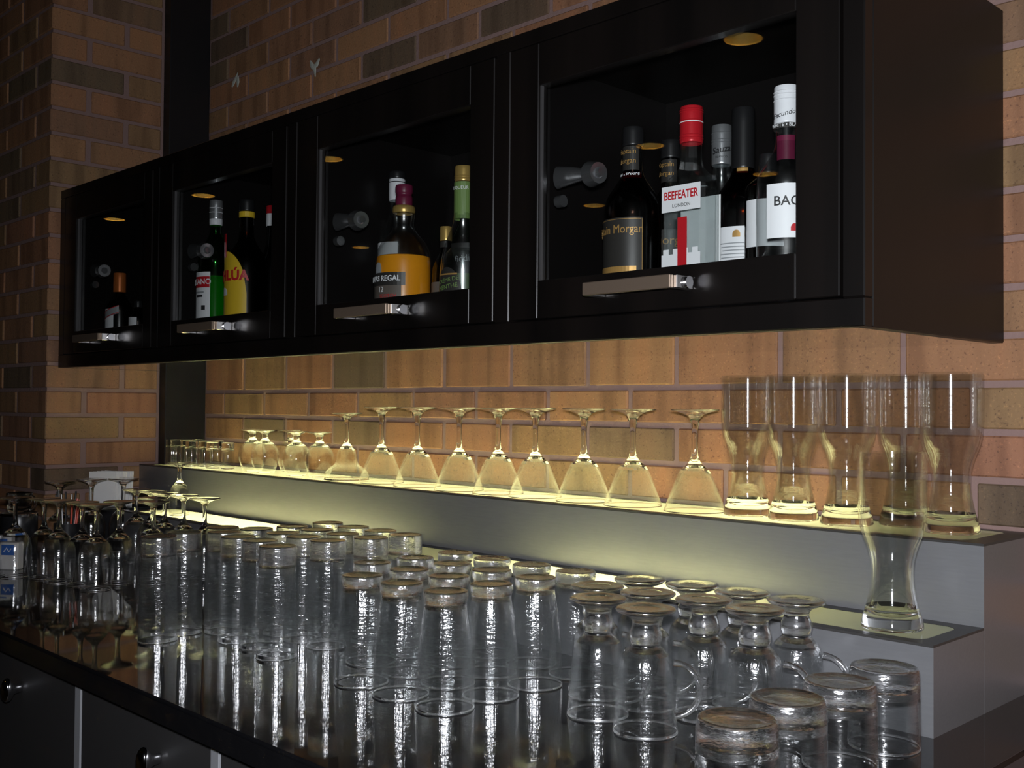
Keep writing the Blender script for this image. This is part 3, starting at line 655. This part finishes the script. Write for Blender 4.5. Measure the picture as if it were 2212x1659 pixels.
n_ = obj('neck_label', patch(.0147, TH, .04, .237, .272), 'blackpaper', t); letter(n_, 'Captain', .0105, .0152, .264, 'goldprint'); letter(n_, 'Morgan', .0105, .0152, .25, 'goldprint')
# gin: flat rectangular bottle
def rect_ring(hw, hd, ch): return [(hw, -hd+ch), (hw, hd-ch), (hw-ch, hd), (-hw+ch, hd), (-hw, hd-ch), (-hw, -hd+ch), (-hw+ch, -hd), (hw-ch, -hd)]
def rect_loft(levels):
    bm = bmesh.new(); R_ = []
    for z, hw, hd, ch in levels: R_.append([bm.verts.new((x, y, z)) for x, y in rect_ring(hw, hd, ch)])
    for a, b in zip(R_, R_[1:]):
        for k in range(8): bm.faces.new((a[k], a[(k+1) % 8], b[(k+1) % 8], b[k]))
    bm.faces.new(R_[0][::-1]); bm.faces.new(R_[-1]); return bm
gx, gy = -.862, 1.192
t = thing('gin_bottle', 'flat clear gin bottle with red cap and white label behind the right-hand door', 'bottle', (gx, gy, ZF), 0, GRP)
obj('body', rect_loft([(0, .033, .02, .006), (.004, .0345, .0215, .006), (.186, .0345, .0215, .006), (.196, .0325, .0205, .007), (.204, .024, .0175, .009), (.213, .0155, .0145, .0075), (.224, .0138, .0138, .0081), (.262, .0135, .0135, .0079)]), 'flint', t)
obj('liquid', rect_loft([(.006, .031, .0185, .006), (.182, .032, .019, .006), (.183, .032, .019, .006)]), 'gin', t)
obj('cap', lathe(chaikin(capp(.0157, .246, .2965), 1), seg=28), 'redcap', t, 35); rings(t, .0157, (.252, .256, .276, .288, .291), 'redcap')
obj('cap_ring', lathe([(.0158, .2735), (.0163, .2742), (.0158, .275)], seg=28), 'white', t)
l = obj('label', bx(-.033, .031, -.0222, -.0217, .152, .187), 'white', t)
def flat_text(par, s, size, x, y, z, m, **k):
    bm = text_bm(s, size, **k); bmesh.ops.rotate(bm, verts=bm.verts, cent=(0, 0, 0), matrix=Matrix.Rotation(PI/2, 3, 'X')); bmesh.ops.translate(bm, verts=bm.verts, vec=(x, y, z)); return obj('lettering', bm, m, par)
flat_text(l, 'BEEFEATER', .0158, -.001, -.0224, .1735, 'redprint', sx=.72, bold=.0004); flat_text(l, 'LONDON', .0068, 0, -.0224, .1595, 'blackprint')
obj('label', bx(-.033, .033, .0216, .022, .008, .176), 'pale', t)  # pale back sheet added so the gin body looks bright
l2 = obj('label_print', bx(-.033, .031, -.0221, -.0217, .004, .094), 'white', t)
obj('red_stripe', bx(-.006, .009, -.0223, -.0217, .072, .143), 'redprint', t)
for k_ in range(4):
    obj('label_battlement', bx(-.03+.016*k_, -.021+.016*k_, -.0221, -.0217, .094, .101), 'white', t)
# tequila behind with silver cap
t = bottle('silver-capped tequila bottle standing behind the gin bottle', -.922, 1.352, std(.034, .17, .235, 0, .0125, .275), 'flint', cap=capp(.0152, .252, .3125), capm='silvercap'); rings(t, .0152, (.285, .289, .3), 'silvercap')
letter(t, 'Sauza', .0135, .0152, .273, 'blackprint', th=-1.02, shear=.25, tilt=.18, bold=.0002); letter(t, 'BLANCO', .0045, .0152, .262, 'blackprint', th=-1.0)
# brown bottle with crest label
t = bottle('brown whisky bottle with black neck capsule and white crest label beside the gin', -.85, 1.3, std(.043, .165, .222, 0, .0145, .285), 'amber', cap=capp(.0165, .226, .314))
obj('liquid', lathe(chaikin([(0, .006), (.04, .006), (.041, .02), (.041, .12), (0, .12)], 1), seg=28), 'amber', t, 50)
l = label_(t, .043, .085, .05, .139, 'white', th=TH+.35)
bm = bmesh.new()
for k_ in range(9):
    b2 = patch(.0436, -1.2, .05-.004*(k_ % 3), .115-.005*k_, .1165-.005*k_, 10); me = bpy.data.meshes.new('x'); b2.to_mesh(me); b2.free(); bm.from_mesh(me); bpy.data.meshes.remove(me)
obj('print_lines', bm, 'greyprint', l)
obj('crest', patch(.0436, -1.2, .011, .124, .134, 6, arch=.5), 'goldprint', l)
obj('neck_label', patch(.0168, -1.05, .016, .2185, .226), 'goldprint', t)
# small-faced bottle with plain white label
t = bottle('dark square-shouldered bottle with a plain white label, between crest-label whisky and white rum', -.778, 1.25, std(.031, .178, .2, 0, .011, .22), 'smoke', cap=capp(.0125, .2, .228))
label_(t, .031, .056, .1, .163, 'white', th=-1.2)
# white rum
t = bottle('white-capped white rum bottle, rightmost behind the right-hand door', -.7, 1.166, std(.0362, .162, .208, 0, .0128, .255), 'flint', cap=capp(.0152, .237, .285), capm='whitecap'); rings(t, .0152, (.273, .277, .2665), 'whitecap')
obj('liquid', lathe(chaikin([(0, .006), (.034, .006), (.0345, .02), (.0345, .08), (0, .08)], 1), seg=28), 'gin', t, 50)
n2 = obj('neck_band', patch(.0153, TH, .07, .2305, .237), 'blackpaper', t); letter(n2, 'WHITE \u2022 BLANC', .0062, .0157, .2337, 'white', th=-1.0)
letter(t, 'Facundo B.', .009, .0155, .2485, 'blackprint', th=-1.0, shear=.4, tilt=.2, name='signature')
l = label_(t, .0362, .072, .092, .158, 'white', th=-.72, tilt=0); letter(l, 'BACARDI', .0165, .0362, .136, 'blackprint', th=-.52, bold=.0002)
obj('emblem', patch(.037, -.75, .01, .1, .109, 6, arch=.5), 'redprint', l)
obj('neck_label', patch(.0131, -1.1, .024, .192, .222), 'maroon', t)
# --- third door (second from right)
t = bottle('tall white-banded bottle with black cap set back behind the whisky decanter', -1.664, 1.32, std(.036, .2, .262, 0, .014, .31), 'flint', cap=capp(.0165, .335, .35))
obj('neck_wrap', lathe(chaikin([(.0152, .292), (.0162, .293), (.0162, .334), (.0152, .335)], 1), seg=24), 'whitecap', t, 35); obj('neck_line', lathe([(.0163, .327), (.0166, .328), (.0163, .329)], seg=24), 'blackprint', t)
label_(t, .036, .07, .14, .206, 'white')
cx_, cy2 = -1.505, 1.21
t = thing('whisky_bottle', 'rounded scotch bottle with glowing orange whisky and maroon stopper behind the third door', 'bottle', (cx_, cy2, ZF), 0, GRP)
obj('body', lathe(chaikin([(0, .006), (.035, .003), (.046, 0), (.0505, .008), (.051, .05), (.051, .135), (.0495, .156), (.043, .175), (.032, .189), (.0225, .199), (.0182, .209), (.0182, .219), (.0205, .228), (.0195, .236), (.0165, .238), (.0, .238)], 2), seg=40), 'flint', t, 50)
obj('liquid', lathe(chaikin([(0, .008), (.044, .008), (.0485, .014), (.049, .05), (.049, .13), (.048, .148), (.047, .1555), (0, .156)], 2), seg=40), 'whisky', t, 50)
obj('collar', lathe(chaikin([(.0165, .232), (.0205, .233), (.0205, .243), (.018, .246), (.0165, .246)], 1), seg=28), 'goldcap', t, 35)
obj('cap', lathe(chaikin([(.014, .246), (.0155, .247), (.0155, .262), (.0138, .264), (.0138, .268), (.0158, .27), (.0158, .281), (.0145, .284), (0, .284)], 1), seg=28), 'maroon', t, 35)
l = label_(t, .051, .085, .05, .12, 'greypaper', arch=.25); b_ = obj('banner', patch(.0519, TH, .1, .098, .121), 'blackpaper', l); letter(l, 'CHIVAS REGAL', .0135, .0522, .11, 'white', bold=.0003, sx=.95)
letter(l, '12', .013, .0522, .0905, 'white', dx=.004); letter(l, 'SCOTCH', .0085, .0522, .079, 'redprint', dx=.018)
obj('crest', patch(.0519, TH-.12, .018, .121, .14, 8, arch=.5), 'greyprint', l)
# small gold capped bottle, dark single malt, green liqueur
t = bottle('small gold-capped bottle between the scotch and the mint liqueur', -1.435, 1.25, std(.0245, .12, .165, 0, .0095, .19), 'smoke', cap=capp(.011, .18, .206), capm='goldcap'); obj('neck_label', patch(.0099, TH, .022, .168, .179), 'blackpaper', t); label_(t, .0245, .045, .05, .105, 'greypaper')
t = bottle('dark green malt bottle with white lettering behind the mint liqueur', -1.47, 1.335, std(.039, .165, .235, 0, .0135, .29), 'green', cap=capp(.015, .275, .305)); obj('inner', lathe(chaikin([(0, .006), (.036, .006), (.0365, .02), (.0365, .2), (0, .2)], 1), seg=24), 'smoke', t, 50)
letter(label_(t, .039, .08, .12, .185, 'blackpaper', th=TH+.2), 'Glenfiddich', .017, .039, .155, 'white', th=TH+.35, tilt=.1)
t = bottle('clear mint liqueur bottle with leafy green neck label, rightmost behind the third door', -1.334, 1.2, [(0, .004), (.03, .002), (.0395, 0), (.042, .006), (.041, .05), (.0395, .085), (.0385, .12), (.032, .155), (.021, .182), (.0155, .2), (.0145, .27), (.012, .272), (0, .272)], 'flint', cap=capp(.0152, .263, .29), capm='goldcap'); rings(t, .0152, (.268, .272), 'goldcap')
obj('liquid', lathe(chaikin([(0, .006), (.039, .006), (.039, .05), (.0365, .11), (.03, .15), (0, .15)], 1), seg=28), M['flint'], t, 50)
n_ = obj('neck_label', patch(.0156, TH, .06, .2, .262), 'leafgreen', t); letter(n_, 'LIQUEUR', .0075, .0162, .251, 'white', th=-1.1)
obj('leaf', patch(.0161, -1.0, .012, .206, .236, 8, arch=1), 'leafgreen', n_)
obj('back_label', patch(.04, PI/2+.3, .07, .03, .115), 'leafgreen', t)
l = obj('label', patch(.0396, TH+.1, .06, .06, .116, arch=1), 'blackpaper', t, 40); letter(l, 'CR\u00c8ME DE', .0095, .04, .094, 'leafgreen', th=TH+.15, tilt=.15); letter(l, 'MENTHE', .0105, .04, .083, 'leafgreen', th=TH+.15, tilt=.15); obj('label_border', patch(.04, TH+.1, .04, .103, .1055), 'goldprint', l)
# --- second door
t = bottle('green vermouth bottle with white label and silver cap behind the second door', -2.14, 1.19, std(.0395, .195, .262, 0, .0125, .305), 'green', cap=capp(.0145, .295, .3375), capm='silvercap'); rings(t, .0145, (.32, .31), 'whitecap')
obj('back_label', patch(.0398, PI/2+.3, .11, .03, .166), 'white', t); obj('liquid', lathe(chaikin([(0, .006), (.037, .006), (.0375, .02), (.0375, .168), (0, .1685)], 1), seg=32), 'vermouth', t, 50)  # white back label added to brighten the green glass from behind
obj('neck_wrap', lathe(chaikin([(.0132, .282), (.0142, .283), (.0142, .296), (.0132, .297)], 1), seg=24), 'whitecap', t, 35)
l = label_(t, .0395, .068, .065, .175, 'white', th=TH-.05); b_ = obj('banner', patch(.0402, TH-.05, .066, .141, .165), 'redprint', l); letter(l, 'CINZANO', .0165, .0405, .153, 'white', th=TH-.05, bold=.0003); obj('print_lines', patch(.0402, TH+.1, .02, .12, .125), 'blackprint', l); obj('print_lines', patch(.0402, TH, .035, .129, .1325), 'greyprint', l); obj('emblem', patch(.0402, TH+.4, .01, .092, .102, 6), 'blackprint', l)
t = bottle('coffee liqueur bottle with yellow arched label behind the second door', -2.01, 1.19, std(.0445, .175, .24, 0, .0145, .29), 'amber', cap=capp(.0165, .296, .321)); obj('cap_band', lathe([(.0145, .283), (.0166, .284), (.0166, .295), (.0145, .296)], seg=24), 'yellow', t)
obj('inner', lathe(chaikin([(0, .006), (.042, .006), (.042, .15), (.03, .2), (0, .2)], 1), seg=28), 'smoke', t, 50)
obj('ribbon', patch(.0452, TH-.25, .016, .195, .245), 'redprint', t)
l = label_(t, .0445, .1, .03, .207, 'yellow', th=TH-.05, arch=.5); letter(l, 'KAHL\u00daA', .029, .0452, .155, 'redprint', th=TH-.02, bold=.0012, sx=.95); obj('print_patch', patch(.0452, TH-.3, .03, .115, .132, 8, arch=.6), 'white', l)
t = bottle('red-capped bottle half hidden by the right stile of the second door', -2.1, 1.31, std(.03, .19, .255, 0, .013, .3), 'smoke', cap=capp(.0155, .318, .337), capm='redcap'); obj('neck_wrap', lathe(chaikin([(.0145, .29), (.0154, .291), (.0154, .318), (.0145, .318)], 1), seg=24), 'whitecap', t, 35)
# --- left-hand door
t = bottle('dark scotch bottle with copper capsule and slanted label behind the left-hand door', -2.64, 1.2, std(.033, .125, .165, 0, .0125, .21), 'smoke', cap=capp(.0155, .17, .22), capm='copper'); obj('inner', lathe(chaikin([(0, .006), (.031, .006), (.031, .12), (0, .12)], 1), seg=24), 'amber', t, 50)
l = label_(t, .033, .04, .06, .126, 'white', th=TH+.12); obj('slanted_band', patch(.0338, TH, .075, .102, .122, 14, tilt=.013), 'greyprint', t); obj('slanted_line', patch(.0342, TH, .075, .103, .105, 14, tilt=.013), 'redprint', t); obj('slanted_line', patch(.0342, TH, .075, .12, .122, 14, tilt=.013), 'redprint', t)
t = bottle('little dark bottle right of the copper-capped scotch behind the left-hand door', -2.535, 1.2, std(.021, .09, .12, 0, .009, .135), 'smoke', cap=capp(.0105, .125, .142)); label_(t, .021, .03, .07, .1, 'white', th=TH+.3)
# ------------------------------------------------------------------ far end: caddy, napkins, straws, canister, sugar
cx_, cy2 = -2.713, 1.245
t = thing('napkin_caddy', 'black bar caddy against the pier holding upright white napkins', 'caddy', (cx_, cy2, Z0))
bm = bmesh.new()
for q in ((-.06, .05, -.075, .06, 0, .004), (-.06, .05, -.075, -.071, .004, .1), (-.06, .05, .056, .06, .004, .1), (-.06, -.056, -.071, .056, .004, .1), (.046, .05, -.071, .056, .004, .1)): box(bm, *q)
obj('body', bm, 'blackplastic', t)
for k_ in range(7):
    bm = bx(-.038, .038, -.0012, .0012, 0, .188, bev=.0006); o = tag(obj('napkin', bm, 'paper'), 'white paper napkin standing in the black caddy by the brick pier', 'napkin', 'napkins in the caddy')
    o.location = (cx_-.008, cy2-.045+.0065*k_, Z0+.0045); o.rotation_euler = (math.radians(-2-k_*.6), math.radians(random.uniform(-2, 2)), math.radians(33+random.uniform(-2, 2)))
def free(x, y, r):
    P = relax([(x, y)], r, OCC, 1.18, 80)[0]; OCC.append((P, r)); return P
p = free(-2.50, 1.02, .03)
t = thing('straw_cup', 'black cup of bar straws standing behind the wine glasses', 'cup', (p.x, p.y, Z0))
obj('cup', lathe([(0, 0), (.026, 0), (.03, .09), (.028, .09), (.0245, .003), (0, .003)], seg=24), 'blackplastic', t, 40)
for k_ in range(9):
    a = k_*2.4; bm = bmesh.new(); r_ = .012
    tube(bm, [(r_*math.cos(a), r_*math.sin(a), .006), (.026*math.cos(a), .026*math.sin(a), .145+.01*(k_ % 3))], .0022, 8)
    o = tag(obj('bar_straw', bm, 'redplastic' if k_ % 3 == 0 else 'blackplastic'), ('red' if k_ % 3 == 0 else 'black')+' bar straw standing in the black cup behind the wine glasses', 'straw', 'bar straws in the cup'); o.location = (p.x, p.y, Z0)
p = free(-2.62, .955, .042)
t = thing('canister', 'black metal canister at the far end of the counter', 'canister', (p.x, p.y, Z0))
obj('body', lathe(chaikin([(0, 0), (.04, 0), (.041, .002), (.041, .105), (.0395, .108), (0, .108)], 1), seg=32), 'blackplastic', t, 40); obj('rim', lathe([(.0405, .102), (.0418, .103), (.0418, .108), (.0395, .1095), (.0395, .107)], seg=32), 'chrome', t, 40)
k0 = thing('glass_cup', 'small clear glass cup with a loop handle on top of the black canister', 'cup', (p.x, p.y, Z0+.1098))
obj('bowl', lathe(chaikin([(0, .001), (.022, 0), (.026, .002), (.029, .045), (.0285, .047), (.0275, .046), (.0245, .006), (0, .005)], 2), seg=32), 'clear', k0, 60)
bm = bmesh.new(); tube(bm, [(.0265+.016*math.cos(math.radians(a)), 0, .024+.017*math.sin(math.radians(a))) for a in range(-85, 86, 17)], .003, 8); h_ = obj('handle', bm, 'clear', k0, 60); k0.rotation_euler[2] = math.radians(35)
for k_, (u, v, rz, tl) in enumerate(((4, 1226, 48, 6), (22, 1229, 40, 10))):
    q = at(u, v, 2, Z0)
    t = thing('sugar_packet_box', ['white box of sugar packets with a blue square, at the counter\'s far left edge', 'white sugar packet stack beside the first box, partly behind a wine glass'][k_], 'packet', (q.x, q.y, Z0), math.radians(rz), 'sugar packets')
    obj('packet', bx(-.024, .024, -.012, .012, 0, .072-.012*k_, bev=.002), 'paper', t); o = obj('print', bx(-.014, .016, -.0126, -.0119, .042-.01*k_, .066-.011*k_), 'blueprint', t)
    bm = bmesh.new(); tube(bm, [(-.008, -.013, .05-.01*k_), (-.002, -.013, .058-.01*k_), (.004, -.013, .05-.01*k_), (.009, -.013, .057-.01*k_)], .0014, 6); obj('print_mark', bm, 'white', t)
